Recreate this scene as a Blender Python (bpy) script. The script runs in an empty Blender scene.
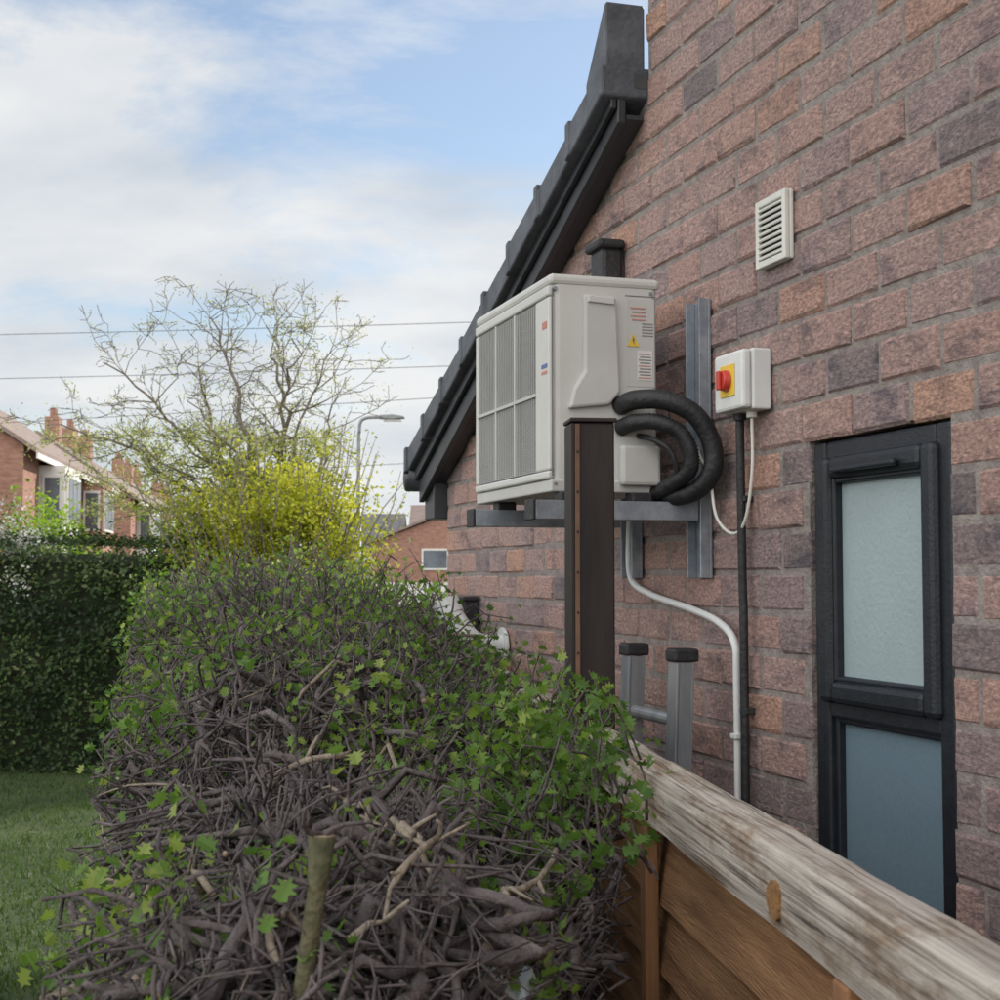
import bpy, math, random, bmesh
import numpy as np
from mathutils import Vector, Matrix, noise
random.seed(7); np.random.seed(7)
scene=bpy.context.scene
scene.view_settings.view_transform='Standard'; scene.view_settings.look='None'; scene.view_settings.exposure=0
R=random.random
def U(a,b): return a+(b-a)*random.random()

# ---------------------------------------------------------------- materials
def nt(name):
    m=bpy.data.materials.new(name); m.use_nodes=True
    t=m.node_tree; return m,t,t.nodes['Principled BSDF'],t.nodes['Material Output']
def mat(name,c1,c2=None,scale=8,rough=.7,bump=0.0,metal=0.0,stretch=(1,1,1),spec=.5,bscale=None,detail=6):
    m,t,b,o=nt(name); N=t.nodes; L=t.links
    c2=c2 or c1
    tc=N.new('ShaderNodeTexCoord'); mp=N.new('ShaderNodeMapping'); mp.inputs['Scale'].default_value=stretch
    L.new(tc.outputs['Object'],mp.inputs['Vector'])
    n=N.new('ShaderNodeTexNoise'); n.inputs['Scale'].default_value=scale; n.inputs['Detail'].default_value=detail; n.inputs['Roughness'].default_value=.65
    L.new(mp.outputs[0],n.inputs['Vector'])
    r=N.new('ShaderNodeValToRGB'); r.color_ramp.elements[0].position=.35; r.color_ramp.elements[1].position=.65
    r.color_ramp.elements[0].color=(*c1,1); r.color_ramp.elements[1].color=(*c2,1)
    L.new(n.outputs['Fac'],r.inputs['Fac']); L.new(r.outputs[0],b.inputs['Base Color'])
    b.inputs['Roughness'].default_value=rough; b.inputs['Metallic'].default_value=metal
    b.inputs['Specular IOR Level'].default_value=spec
    if bump>0:
        n2=N.new('ShaderNodeTexNoise'); n2.inputs['Scale'].default_value=bscale or scale*3; n2.inputs['Detail'].default_value=8
        L.new(mp.outputs[0],n2.inputs['Vector'])
        bp=N.new('ShaderNodeBump'); bp.inputs['Strength'].default_value=bump; bp.inputs['Distance'].default_value=.01
        L.new(n2.outputs['Fac'],bp.inputs['Height']); L.new(bp.outputs[0],b.inputs['Normal'])
    return m
def attr_ramp(t,stops,attr='rnd',interp='LINEAR'):
    N=t.nodes;L=t.links
    a=N.new('ShaderNodeAttribute'); a.attribute_name=attr
    r=N.new('ShaderNodeValToRGB'); r.color_ramp.interpolation=interp
    e=r.color_ramp.elements
    while len(e)<len(stops): e.new(.5)
    for i,(p,c) in enumerate(stops): e[i].position=p; e[i].color=(*c,1)
    L.new(a.outputs['Fac'],r.inputs['Fac']); return r
def leafmat(name,stops,trans=.35,tcol=(1.5,1.6,.8),rough=.5):
    m,t,b,o=nt(name);N=t.nodes;L=t.links
    r=attr_ramp(t,stops); L.new(r.outputs[0],b.inputs['Base Color']); b.inputs['Roughness'].default_value=rough
    b.inputs['Specular IOR Level'].default_value=.3
    tr=N.new('ShaderNodeBsdfTranslucent'); mx=N.new('ShaderNodeMixShader'); mx.inputs[0].default_value=trans
    mu=N.new('ShaderNodeMixRGB'); mu.blend_type='MULTIPLY'; mu.inputs[0].default_value=1; mu.inputs[2].default_value=(*tcol,1)
    L.new(r.outputs[0],mu.inputs[1]); L.new(mu.outputs[0],tr.inputs['Color'])
    L.new(b.outputs[0],mx.inputs[1]); L.new(tr.outputs[0],mx.inputs[2]); L.new(mx.outputs[0],o.inputs['Surface'])
    return m

def brickmat():
    m,t,b,o=nt('clay_brick');N=t.nodes;L=t.links
    r=attr_ramp(t,[(0,(.23,.19,.20)),(.08,(.29,.23,.235)),(.2,(.40,.295,.29)),(.4,(.46,.315,.29)),(.6,(.48,.315,.28)),(.8,(.46,.325,.305)),(.93,(.50,.31,.255)),(1,(.56,.345,.265))])
    tc=N.new('ShaderNodeTexCoord')
    mp=N.new('ShaderNodeMapping'); mp.inputs['Scale'].default_value=(1,1,1.8); L.new(tc.outputs['Object'],mp.inputs[0])
    at=N.new('ShaderNodeAttribute'); at.attribute_name='rnd'
    of=N.new('ShaderNodeMath'); of.operation='MULTIPLY'; of.inputs[1].default_value=37.0; L.new(at.outputs['Fac'],of.inputs[0])
    va=N.new('ShaderNodeVectorMath'); va.operation='ADD'; L.new(mp.outputs[0],va.inputs[0]); L.new(of.outputs[0],va.inputs[1])
    n=N.new('ShaderNodeTexNoise'); n.inputs['Scale'].default_value=10; n.inputs['Detail'].default_value=8; n.inputs['Roughness'].default_value=.7
    L.new(va.outputs[0],n.inputs['Vector'])
    rr=N.new('ShaderNodeValToRGB'); rr.color_ramp.elements[0].position=.32; rr.color_ramp.elements[0].color=(.40,.44,.52,1); rr.color_ramp.elements[1].position=.49; rr.color_ramp.elements[1].color=(1.05,1.03,1.0,1)
    L.new(n.outputs['Fac'],rr.inputs[0])
    mu=N.new('ShaderNodeMixRGB'); mu.blend_type='MULTIPLY'; mu.inputs[0].default_value=.9
    L.new(r.outputs[0],mu.inputs[1]); L.new(rr.outputs[0],mu.inputs[2])
    n3=N.new('ShaderNodeTexNoise'); n3.inputs['Scale'].default_value=95; n3.inputs['Detail'].default_value=6; n3.inputs['Roughness'].default_value=.7; L.new(mp.outputs[0],n3.inputs['Vector'])
    r3=N.new('ShaderNodeValToRGB'); r3.color_ramp.elements[0].position=.36;r3.color_ramp.elements[0].color=(.5,.5,.52,1); r3.color_ramp.elements[1].position=.66; r3.color_ramp.elements[1].color=(1.45,1.42,1.38,1)
    L.new(n3.outputs['Fac'],r3.inputs[0])
    m2=N.new('ShaderNodeMixRGB'); m2.blend_type='MULTIPLY'; m2.inputs[0].default_value=.85; L.new(mu.outputs[0],m2.inputs[1]); L.new(r3.outputs[0],m2.inputs[2])
    L.new(m2.outputs[0],b.inputs['Base Color'])
    b.inputs['Roughness'].default_value=.60; b.inputs['Specular IOR Level'].default_value=.5
    mp2=N.new('ShaderNodeMapping'); mp2.inputs['Scale'].default_value=(1.0,1,2.2); L.new(tc.outputs['Object'],mp2.inputs[0])
    n2=N.new('ShaderNodeTexNoise'); n2.inputs['Scale'].default_value=42; n2.inputs['Detail'].default_value=8; n2.inputs['Roughness'].default_value=.72; n2.inputs['Distortion'].default_value=1.2
    L.new(mp2.outputs[0],n2.inputs['Vector'])
    bp=N.new('ShaderNodeBump'); bp.inputs['Strength'].default_value=1; bp.inputs['Distance'].default_value=.011
    L.new(n2.outputs['Fac'],bp.inputs['Height']); L.new(bp.outputs[0],b.inputs['Normal'])
    return m
M={}
M['brick']=brickmat()
M['mortar']=mat('mortar',(.19,.16,.15),(.31,.275,.255),scale=30,rough=.95,bump=.6,bscale=150)
M['dark_plastic']=mat('dark_roof_plastic',(.05,.056,.068),(.105,.115,.135),scale=9,rough=.55,bump=.3,bscale=60)
M['barge']=mat('bargeboard_plastic',(.028,.031,.037),(.045,.05,.058),scale=3,rough=.4)
M['tile']=mat('roof_tile',(.05,.05,.055),(.09,.085,.085),scale=5,rough=.8,bump=.3)
M['winframe']=mat('window_frame_plastic',(.010,.013,.018),(.016,.02,.026),scale=40,rough=.42,bump=.12,bscale=200,spec=.4)
M['cream']=mat('painted_casing',(.53,.525,.50),(.60,.595,.57),scale=3,rough=.45)
M['cream2']=mat('painted_casing_cover',(.47,.465,.45),(.54,.535,.515),scale=4,rough=.5)
M['grille']=mat('grille_plastic',(.33,.33,.325),(.39,.39,.385),scale=6,rough=.5)
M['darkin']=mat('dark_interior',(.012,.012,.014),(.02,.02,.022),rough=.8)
M['coil']=mat('coil_fins',(.15,.15,.155),(.20,.20,.205),scale=6,rough=.6)
M['galv']=mat('galvanised_steel',(.22,.25,.29),(.36,.39,.43),scale=25,rough=.45,metal=.5,bump=.1)
M['rubber']=mat('black_rubber',(.013,.013,.015),(.024,.024,.026),scale=30,rough=.55,bump=.3,bscale=90)
M['white_plastic']=mat('white_plastic',(.60,.62,.62),(.70,.71,.70),scale=9,rough=.45)
M['offwhite']=mat('vent_plastic',(.58,.58,.54),(.68,.67,.62),scale=8,rough=.55)
M['red']=mat('red_plastic',(.45,.03,.02),(.52,.05,.03),rough=.35)
M['yellow']=mat('yellow_plate',(.70,.46,.04),(.76,.52,.06),rough=.5)
M['alu']=mat('aluminium',(.22,.24,.26),(.36,.37,.38),scale=20,rough=.45,metal=.5,stretch=(1,1,.2))
M['brownpost']=mat('brown_post_paint',(.013,.0085,.008),(.028,.018,.016),scale=12,rough=.55,stretch=(1,1,.2),bump=.2,spec=.35)
M['brownpost_lit']=mat('brown_post_lit_edge',(.11,.055,.03),(.17,.09,.055),scale=14,rough=.6)  # light on the post's edge put into a lighter, redder colour
M['fence']=mat('stained_fence_board',(.20,.095,.042),(.48,.26,.125),scale=6,rough=.85,bump=.7,stretch=(.6,1,9),bscale=60,detail=9)
M['batten']=mat('stained_batten',(.17,.08,.036),(.34,.17,.08),scale=6,rough=.85,bump=.4,stretch=(4,4,.5))
def railmat():
    m,t,b,o=nt('weathered_rail_wood');N=t.nodes;L=t.links
    tc=N.new('ShaderNodeTexCoord'); mp=N.new('ShaderNodeMapping'); mp.inputs['Scale'].default_value=(.45,22,22); L.new(tc.outputs['Object'],mp.inputs[0])
    n=N.new('ShaderNodeTexNoise'); n.inputs['Scale'].default_value=6; n.inputs['Detail'].default_value=10; n.inputs['Roughness'].default_value=.72; n.inputs['Distortion'].default_value=.25
    L.new(mp.outputs[0],n.inputs['Vector'])
    r=N.new('ShaderNodeValToRGB'); e=r.color_ramp.elements; e[0].position=.36; e[0].color=(.08,.062,.05,1); e[1].position=.60; e[1].color=(.64,.59,.52,1)
    x=e.new(.46); x.color=(.38,.33,.28,1)
    L.new(n.outputs['Fac'],r.inputs[0])
    mp2=N.new('ShaderNodeMapping'); mp2.inputs['Scale'].default_value=(.7,2.2,2.2); L.new(tc.outputs['Object'],mp2.inputs[0])
    n2=N.new('ShaderNodeTexNoise'); n2.inputs['Scale'].default_value=11; n2.inputs['Detail'].default_value=9; n2.inputs['Roughness'].default_value=.7; L.new(mp2.outputs[0],n2.inputs['Vector'])
    r2=N.new('ShaderNodeValToRGB'); r2.color_ramp.elements[0].position=.38; r2.color_ramp.elements[0].color=(.60,.47,.36,1); r2.color_ramp.elements[1].position=.52; r2.color_ramp.elements[1].color=(1.1,1.1,1.1,1)
    L.new(n2.outputs['Fac'],r2.inputs[0])
    mu=N.new('ShaderNodeMixRGB'); mu.blend_type='MULTIPLY'; mu.inputs[0].default_value=.9; L.new(r.outputs[0],mu.inputs[1]); L.new(r2.outputs[0],mu.inputs[2])
    L.new(mu.outputs[0],b.inputs['Base Color']); b.inputs['Roughness'].default_value=.9
    bp=N.new('ShaderNodeBump'); bp.inputs['Strength'].default_value=.9; bp.inputs['Distance'].default_value=.008; L.new(n.outputs['Fac'],bp.inputs['Height']); L.new(bp.outputs[0],b.inputs['Normal'])
    return m
M['rail']=railmat()
M['knot']=mat('wood_knot',(.20,.10,.04),(.34,.18,.06),scale=90,rough=.85,bump=.5)
def glassmat(name,c,rough):
    return mat(name,tuple(x*.85 for x in c),c,scale=2.2,rough=rough,bump=.12,bscale=130)
M['glass_up']=glassmat('obscure_glass_sky_tint',(.33,.41,.43),.3)  # sky reflection put into the base colour, so paler than the lower pane
M['glass_lo']=glassmat('obscure_glass_lower',(.16,.235,.29),.33)
M['bark']=mat('hawthorn_bark',(.045,.036,.038),(.165,.138,.135),scale=18,rough=.9,bump=.8,bscale=120)
M['bark_tan']=mat('pale_bark',(.15,.12,.09),(.34,.285,.22),scale=22,rough=.9,bump=.7,bscale=120)
M['stump']=mat('mossy_bark',(.05,.055,.028),(.14,.13,.07),scale=30,rough=.95,bump=.9,bscale=80)
M['cut']=mat('cut_wood',(.22,.17,.12),(.36,.28,.2),scale=60,rough=.9)
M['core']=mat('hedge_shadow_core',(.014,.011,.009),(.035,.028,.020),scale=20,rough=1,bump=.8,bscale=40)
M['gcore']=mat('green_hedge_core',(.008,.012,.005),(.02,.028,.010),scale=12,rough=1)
M['treebark']=mat('tree_bark',(.12,.10,.085),(.24,.21,.18),scale=20,rough=.9)
M['leaf_near']=leafmat('hawthorn_leaf',[(0,(.045,.09,.02)),(.4,(.085,.165,.035)),(.8,(.15,.25,.05)),(1,(.26,.33,.085))],.4)
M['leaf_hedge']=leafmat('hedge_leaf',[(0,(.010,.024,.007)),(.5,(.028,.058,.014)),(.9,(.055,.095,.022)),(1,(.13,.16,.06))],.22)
M['leaf_yellow']=leafmat('golden_leaf',[(0,(.12,.16,.02)),(.5,(.32,.36,.04)),(1,(.55,.56,.09))],.5,(1.35,1.3,.7))
M['leaf_bud']=leafmat('spring_bud',[(0,(.24,.30,.08)),(.5,(.42,.47,.16)),(1,(.60,.60,.33))],.45,(1.15,1.15,.85))
M['leaf_bright']=leafmat('bright_leaf',[(0,(.08,.15,.02)),(1,(.26,.38,.05))],.45)
M['leaf_flower']=leafmat('white_blossom',[(0,(.06,.10,.03)),(.55,(.12,.16,.05)),(.7,(.6,.6,.55)),(1,(.75,.75,.7))],.3,(1,1,1))
M['far_leaf']=leafmat('distant_foliage',[(0,(.12,.125,.10)),(1,(.22,.22,.17))],.2,(1,1,1))
M['blade']=leafmat('grass_blade',[(0,(.028,.058,.014)),(.6,(.055,.105,.024)),(1,(.12,.155,.055))],.35)
M['lawn']=mat('lawn',(.024,.043,.013),(.06,.088,.026),scale=1.6,rough=1,bump=.8,bscale=60)
M['ground']=mat('ground_soil',(.05,.06,.03),(.10,.10,.06),scale=.6,rough=1,bump=.3)
M['asphalt']=mat('asphalt',(.045,.045,.047),(.065,.065,.065),scale=30,rough=.9,bump=.2)
M['paving']=mat('paving',(.22,.21,.2),(.3,.29,.27),scale=6,rough=.9)
M['housebrick']=mat('distant_brick',(.26,.14,.105),(.42,.24,.18),scale=3.5,rough=.9,bump=.2,stretch=(1,1,3))
M['farroof']=mat('distant_roof_tile',(.20,.155,.14),(.30,.235,.21),scale=1.5,rough=.9,stretch=(1,1,6))
M['greyroof']=mat('grey_roof_tile',(.12,.12,.13),(.17,.17,.18),scale=1.5,rough=.9,stretch=(1,1,6))
M['render']=mat('white_render',(.66,.65,.62),(.76,.75,.72),scale=2,rough=.8)
M['farglass']=mat('distant_window_glass',(.05,.06,.08),(.14,.17,.2),scale=.7,rough=.15)
M['lamp']=mat('lamp_steel',(.20,.21,.22),(.28,.29,.3),scale=6,rough=.5,metal=.4)
M['cable']=mat('cable_black',(.06,.06,.065),(.08,.08,.085),rough=.7)
M['bag']=mat('pale_plastic',(.40,.44,.48),(.55,.58,.62),scale=9,rough=.4,bump=.5,bscale=30)
M['label']=mat('label_paper',(.62,.60,.58),(.7,.68,.66),rough=.6)
M['ink']=mat('label_ink',(.15,.14,.15),(.2,.19,.19),rough=.7)
M['redink']=mat('red_print',(.50,.20,.16),(.55,.25,.2),rough=.7)
M['blueink']=mat('blue_print',(.10,.14,.33),(.14,.18,.38),rough=.7)

# ---------------------------------------------------------------- mesh helpers
OFF={}
def link(ob,parent=None):
    scene.collection.objects.link(ob)
    if parent is not None:
        ob.parent=parent
        o=OFF.get(parent.name)
        if o: ob.location=(-o[0],-o[1],-o[2])
    return ob
def obj(name,verts,faces,m=None,parent=None,smooth=False,rnd=None,midx=None,mats=None):
    me=bpy.data.meshes.new(name); me.from_pydata(verts,[],faces)
    for x in (mats or ([m] if m else [])): me.materials.append(x)
    if midx is not None: me.polygons.foreach_set('material_index',np.array(midx,dtype=np.int32))
    if smooth: me.polygons.foreach_set('use_smooth',np.ones(len(me.polygons),dtype=bool))
    if rnd is not None:
        a=me.attributes.new('rnd','FLOAT','FACE'); a.data.foreach_set('value',np.array(rnd,dtype=np.float32))
    me.update()
    return link(bpy.data.objects.new(name,me),parent)
def bev(ob,w,seg=2):
    b=ob.modifiers.new('bevel','BEVEL'); b.width=w; b.segments=seg; b.limit_method='ANGLE'; return ob
def box(name,x,y,z,m,parent=None,bevel=0):
    v=[(x[i],y[j],z[k]) for i in(0,1) for j in(0,1) for k in(0,1)]
    f=[(0,1,3,2),(4,6,7,5),(0,4,5,1),(2,3,7,6),(0,2,6,4),(1,5,7,3)]
    ob=obj(name,v,f,m,parent)
    if bevel: bev(ob,bevel)
    return ob
def recalc(ob):
    bm=bmesh.new(); bm.from_mesh(ob.data); bmesh.ops.recalc_face_normals(bm,faces=bm.faces); bm.to_mesh(ob.data); bm.free()
def prism_y(name,poly,y0,y1,m,parent=None,bevel=0):
    n=len(poly); v=[(p[0],y0,p[1]) for p in poly]+[(p[0],y1,p[1]) for p in poly]
    f=[tuple(range(n)),tuple(range(2*n-1,n-1,-1))]+[(i,i+n,(i+1)%n+n,(i+1)%n) for i in range(n)]
    ob=obj(name,v,f,m,parent); recalc(ob)
    if bevel: bev(ob,bevel)
    return ob
def prism_x(name,poly,x0,x1,m,parent=None,bevel=0):
    n=len(poly); v=[(x0,p[0],p[1]) for p in poly]+[(x1,p[0],p[1]) for p in poly]
    f=[tuple(range(n)),tuple(range(2*n-1,n-1,-1))]+[(i,i+n,(i+1)%n+n,(i+1)%n) for i in range(n)]
    ob=obj(name,v,f,m,parent); recalc(ob)
    if bevel: bev(ob,bevel)
    return ob
def catmull(P,n=6):
    P=[Vector(p) for p in P]; Q=[P[0]*2-P[1]]+P+[P[-1]*2-P[-2]]; out=[]
    for i in range(1,len(Q)-2):
        a,b,c,d=Q[i-1],Q[i],Q[i+1],Q[i+2]
        for k in range(n):
            t=k/n
            out.append(.5*((2*b)+(c-a)*t+(2*a-5*b+4*c-d)*t*t+(3*b-a-3*c+d)*t**3))
    out.append(P[-1]); return out
class Tubes:
    def __init__(s): s.v=[];s.f=[];s.m=[]
    def add(s,pts,rad,sides=5,mi=0,cap=True,capmi=None):
        pts=[Vector(p) for p in pts]; n=len(pts); base=len(s.v)
        d=(pts[1]-pts[0]).normalized(); ref=Vector((0,0,1)) if abs(d.z)<.9 else Vector((1,0,0))
        nx=d.cross(ref).normalized()
        for i in range(n):
            if i==0: t=pts[1]-pts[0]
            elif i==n-1: t=pts[-1]-pts[-2]
            else: t=pts[i+1]-pts[i-1]
            if t.length<1e-7: t=d
            t.normalize()
            nx=(nx-t*nx.dot(t))
            if nx.length<1e-5: nx=t.orthogonal()
            nx.normalize(); ny=t.cross(nx)
            r=rad[i] if hasattr(rad,'__len__') else rad
            for k in range(sides):
                a=2*math.pi*k/sides; q=pts[i]+nx*(math.cos(a)*r)+ny*(math.sin(a)*r); s.v.append((q.x,q.y,q.z))
        for i in range(n-1):
            for k in range(sides):
                a=base+i*sides+k; b=base+i*sides+(k+1)%sides
                s.f.append((a,b,b+sides,a+sides)); s.m.append(mi)
        if cap:
            s.f.append(tuple(base+(n-1)*sides+k for k in range(sides))); s.m.append(mi if capmi is None else capmi)
            s.f.append(tuple(base+k for k in range(sides-1,-1,-1))); s.m.append(mi if capmi is None else capmi)
    def make(s,name,mats,parent=None,smooth=True):
        return obj(name,s.v,s.f,None,parent,smooth,midx=s.m,mats=mats)
def tube(name,P,r,m,parent,sides=12,n=6,rib=0):
    Q=catmull(P,n) if n else P
    T=Tubes(); T.add(Q,[r*(1+(rib if i%2 else -rib)) for i in range(len(Q))] if rib else r,sides); return T.make(name,[m],parent)
def cyl(name,a,b,r,m,parent,sides=20,r2=None,bevel=0):
    T=Tubes(); T.add([a,b],[r,r if r2 is None else r2],sides); ob=T.make(name,[m],parent,smooth=False)
    if bevel: bev(ob,bevel)
    return ob
LOBED=np.array([(0,0,0),(.12,.24,.03),(.46,.26,.12),(.22,.46,.05),(.60,.62,.16),(.24,.70,.05),(.34,.98,.08),(0,1.05,-.06),(-.34,.98,.08),(-.24,.70,.05),(-.60,.62,.16),(-.22,.46,.05),(-.46,.26,.12),(-.12,.24,.03)])*.78
LOBF=[(0,1,2,3,4,5,6,7),(0,7,8,9,10,11,12,13)]
OVAL=np.array([(0,0,0),(.3,.45,.06),(0,1,0),(-.3,.45,.06)]); OVF=[(0,1,2,3)]
def leaves(name,pos,size,m,parent,tmpl=OVAL,fc=OVF,up=.4,rnd=None,normals=None):
    pos=np.asarray(pos,float); n=len(pos); size=np.broadcast_to(size,(n,))
    nz=np.random.normal(size=(n,3)); nz/=np.linalg.norm(nz,axis=1)[:,None]; nz[:,2]=np.abs(nz[:,2])*.6+up
    if normals is not None: nz=nz*.7+np.asarray(normals)
    nz/=np.linalg.norm(nz,axis=1)[:,None]
    r=np.random.normal(size=(n,3)); tx=np.cross(nz,r); tx/=np.linalg.norm(tx,axis=1)[:,None]; ty=np.cross(nz,tx)
    T=tmpl
    V=pos[:,None,:]+size[:,None,None]*(T[None,:,0:1]*tx[:,None,:]+T[None,:,1:2]*ty[:,None,:]+T[None,:,2:3]*nz[:,None,:])
    k=len(T); V=V.reshape(-1,3)
    F=[]
    for i in range(n):
        b=i*k
        for f in fc: F.append([b+j for j in f])
    if rnd is None: rnd=np.random.rand(n)
    rn=np.repeat(np.asarray(rnd),len(fc))
    return obj(name,V.tolist(),F,m,parent,False,rnd=rn)
def empty(name,loc=(0,0,0),rz=0,off=None):
    e=bpy.data.objects.new(name,None); e.empty_display_size=.2; e.location=loc; e.rotation_euler=(0,0,rz)
    scene.collection.objects.link(e)
    if off: OFF[e.name]=off
    return e

# wall frame: s along the wall (away), o outwards, z up
CA,SA=.9569,.2903; W0=(1.204,.365); RZ=math.atan2(CA,-SA)
def W(name,s,o,z):
    return empty(name,(W0[0]-SA*s-CA*o, W0[1]+CA*s-SA*o, z),RZ,(s,o,z))

# ================================================================ BRICK HOUSE (gable wall)
H=W('brick_house',2.7,0,0)
S_END=4.77; OP=(1.859,2.278,.95,1.9405)
def zt(s): return 2.16+.375*(4.85-s)
SB=3.0; ZH=4.3; S0=-2.2
bl,bh,g=.170,.075,.009
BV=[];BF=[];BR=[]
def addbrick(a,b,z0,z1,rn):
    f=U(-.003,.003); c=.005
    j=lambda:U(-.0020,.0020)
    base=len(BV)
    for (ss,zz) in((a,z0),(b,z0),(b,z1),(a,z1)): BV.append((ss,-.10,zz))
    for (ss,zz) in((a,z0),(b,z0),(b,z1),(a,z1)): BV.append((ss+j(),f-c,zz+j()))
    for (ss,zz) in((a+c,z0+c),(b-c,z0+c),(b-c,z1-c),(a+c,z1-c)): BV.append((ss+j(),f+j()*.6,zz+j()))
    for k in range(4):
        k2=(k+1)%4
        BF.append((base+k,base+4+k,base+4+k2,base+k2)[::-1]); BF.append((base+4+k,base+8+k,base+8+k2,base+4+k2)[::-1])
    BF.append((base+11,base+10,base+9,base+8)); BR.extend([rn]*9)
nc=int(ZH/bh)
z_off=OP[3]-int(OP[3]/bh)*bh
for c in range(-1,nc):
    z0=c*bh+z_off; z1=z0+bh-g
    s=S0-(bl/2 if c%2 else 0)
    while s<S_END:
        a=s; b=s+bl-g; s+=bl
        pieces=[(a,min(b,S_END))]
        if z1>OP[2]+.02 and z0<OP[3]-.02:
            q=[]
            for (x,y) in pieces:
                if y<=OP[0] or x>=OP[1]: q.append((x,y))
                else:
                    if x<OP[0]-.02: q.append((x,OP[0]))
                    if y>OP[1]+.02: q.append((OP[1],y))
            pieces=q
        for (x,y) in pieces:
            if z1>ZH: continue
            if z1>zt(max(y,SB))-.03:
                if x>SB-.03: continue
                y=min(y,SB)
            if y-x<.02: continue
            rn=R()
            if rn<.10 and R()<.3: rn=U(.3,.8)
            if abs(x-OP[1])<.02 or abs(y-OP[0])<.02: rn=random.choice([R(),U(.85,1),U(0,.15)])
            addbrick(x,y,z0,z1,rn)
obj('brick_face',BV,BF,M['brick'],H,rnd=BR)
mo=-.004
box('mortar_wall_1',(S0,OP[0]-.003),(-.11,mo),(0,ZH),M['mortar'],H)
box('mortar_wall_2',(OP[0]-.003,OP[1]+.003),(-.11,mo),(0,OP[2]-.02),M['mortar'],H)
box('mortar_wall_3',(OP[0]-.003,OP[1]+.003),(-.11,mo),(OP[3]+.004,ZH),M['mortar'],H)
box('mortar_wall_4',(OP[1]+.003,SB-.002),(-.11,mo),(0,ZH),M['mortar'],H)
prism_y('mortar_wall_5',[(SB-.002,0),(S_END-.004,0),(S_END-.004,zt(S_END)-.06),(SB-.002,zt(SB)-.06)],-.11,mo,M['mortar'],H)
box('far_wall',(S_END-.11,S_END),(-6,-.112),(0,zt(S_END)-.12),M['housebrick'],H)
box('back_wall',(S0,S_END),(-6.12,-6.002),(0,zt(S_END)-.12),M['housebrick'],H)
box('near_wall',(S0,S0+.12),(-6,-.112),(0,ZH),M['housebrick'],H)
box('step_wall',(SB-.12,SB-.004),(-6,-.112),(0,ZH),M['housebrick'],H)
box('upper_roof',(S0-.2,SB+.1),(-6.3,.15),(ZH+.002,ZH+.15),M['dark_plastic'],H)
k=0; s=4.95
while s>SB:
    a=s; b=max(s-.30,SB+.001)
    v=[]
    for o in(-6.2,.03):
        v+= [(a,o,zt(a)-.02),(a,o,zt(a)+.012),(b,o,zt(b)-.012),(b,o,zt(b)-.045)]
    f=[(0,1,2,3),(7,6,5,4),(1,5,6,2),(0,4,5,1),(3,2,6,7),(0,3,7,4)]
    obj('roof_tiles_%d'%k,v,f,M['tile'],H); s-=.26; k+=1
s=4.93;k=0
while s>3.06:
    a=s; b=max(s-.27,SB+.002)
    za,zb=zt(a)+.016,zt(b)+.004
    jz=U(-.004,.004)
    v=[]
    for o in(-.04,.106+.004*(k%2)+U(-.002,.002)):
        v+=[(a,o,za+jz),(b,o,zb),(b,o,zb-.070),(a,o,za-.080+jz)]
    f=[(3,2,1,0),(4,5,6,7),(0,1,5,4),(1,2,6,5),(2,3,7,6),(3,0,4,7)]
    ob=obj('verge_cap_%d'%k,v,f,M['dark_plastic'],H); bev(ob,.006)
    v=[]
    for o in(-.045,.114):
        v+=[(a+.004,o,za+.005),(a-.022,o,za+.011),(a-.022,o,za-.075),(a+.004,o,za-.084)]
    ob=obj('verge_lip_%d'%k,v,f,M['dark_plastic'],H); bev(ob,.004)
    s-=.242;k+=1
prism_y('ridge_end_cap',[(SB+.13,zt(SB+.13)+.045),(SB+.003,zt(SB)+.15),(SB+.003,zt(SB)-.05),(SB+.13,zt(SB+.13)-.06)],.002,.100,M['dark_plastic'],H,.006)
prism_y('bargeboard',[(4.90,zt(4.90)-.06),(SB+.012,zt(SB)-.06),(SB+.012,zt(SB)-.125),(4.90,zt(4.90)-.180)],.046,.066,M['barge'],H,.003)
prism_y('bargeboard_trim',[(4.90,zt(4.90)-.065),(SB+.014,zt(SB)-.065),(SB+.014,zt(SB)-.092),(4.90,zt(4.90)-.105)],.068,.082,M['barge'],H,.003)
prism_y('soffit',[(4.90,zt(4.90)-.160),(SB+.012,zt(SB)-.105),(SB+.012,zt(SB)-.115),(4.90,zt(4.90)-.170)],.003,.045,M['barge'],H)
box('eaves_box',(S_END+.005,4.9),(-6,.045),(zt(4.9)-.24,zt(4.9)-.06),M['barge'],H,.003)
tube('gutter',[(4.95,.1,zt(4.95)-.07),(4.95,-6,zt(4.95)-.07)],.05,M['barge'],H,12,0)

# window
def frame(name,a,b,z0,z1,w,o0,o1,m,bevel=.006,wb=None,wt=None):
    wb=wb or w; wt=wt or w
    box(name+'_left',(b-w,b),(o0,o1),(z0,z1),m,H,bevel); box(name+'_right',(a,a+w),(o0,o1),(z0,z1),m,H,bevel)
    box(name+'_top',(a+w,b-w),(o0,o1-.0015),(z1-wt,z1),m,H,bevel); box(name+'_bottom',(a+w,b-w),(o0,o1-.0015),(z0,z0+wb),m,H,bevel)
a,b=OP[0]+.003,OP[1]-.003
frame('window_frame',a,b,OP[2],OP[3]-.005,.042,-.095,-.008,M['winframe'])
box('window_transom',(a+.042,b-.042),(-.093,-.011),(1.462,1.497),M['winframe'],H,.005)
frame('window_sash',a+.030,b-.030,1.488,OP[3]-.034,.038,-.08,.006,M['winframe'],.010)
frame('window_bead',a+.066,b-.066,1.524,OP[3]-.07,.010,-.07,-.004,M['winframe'],.004)
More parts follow.
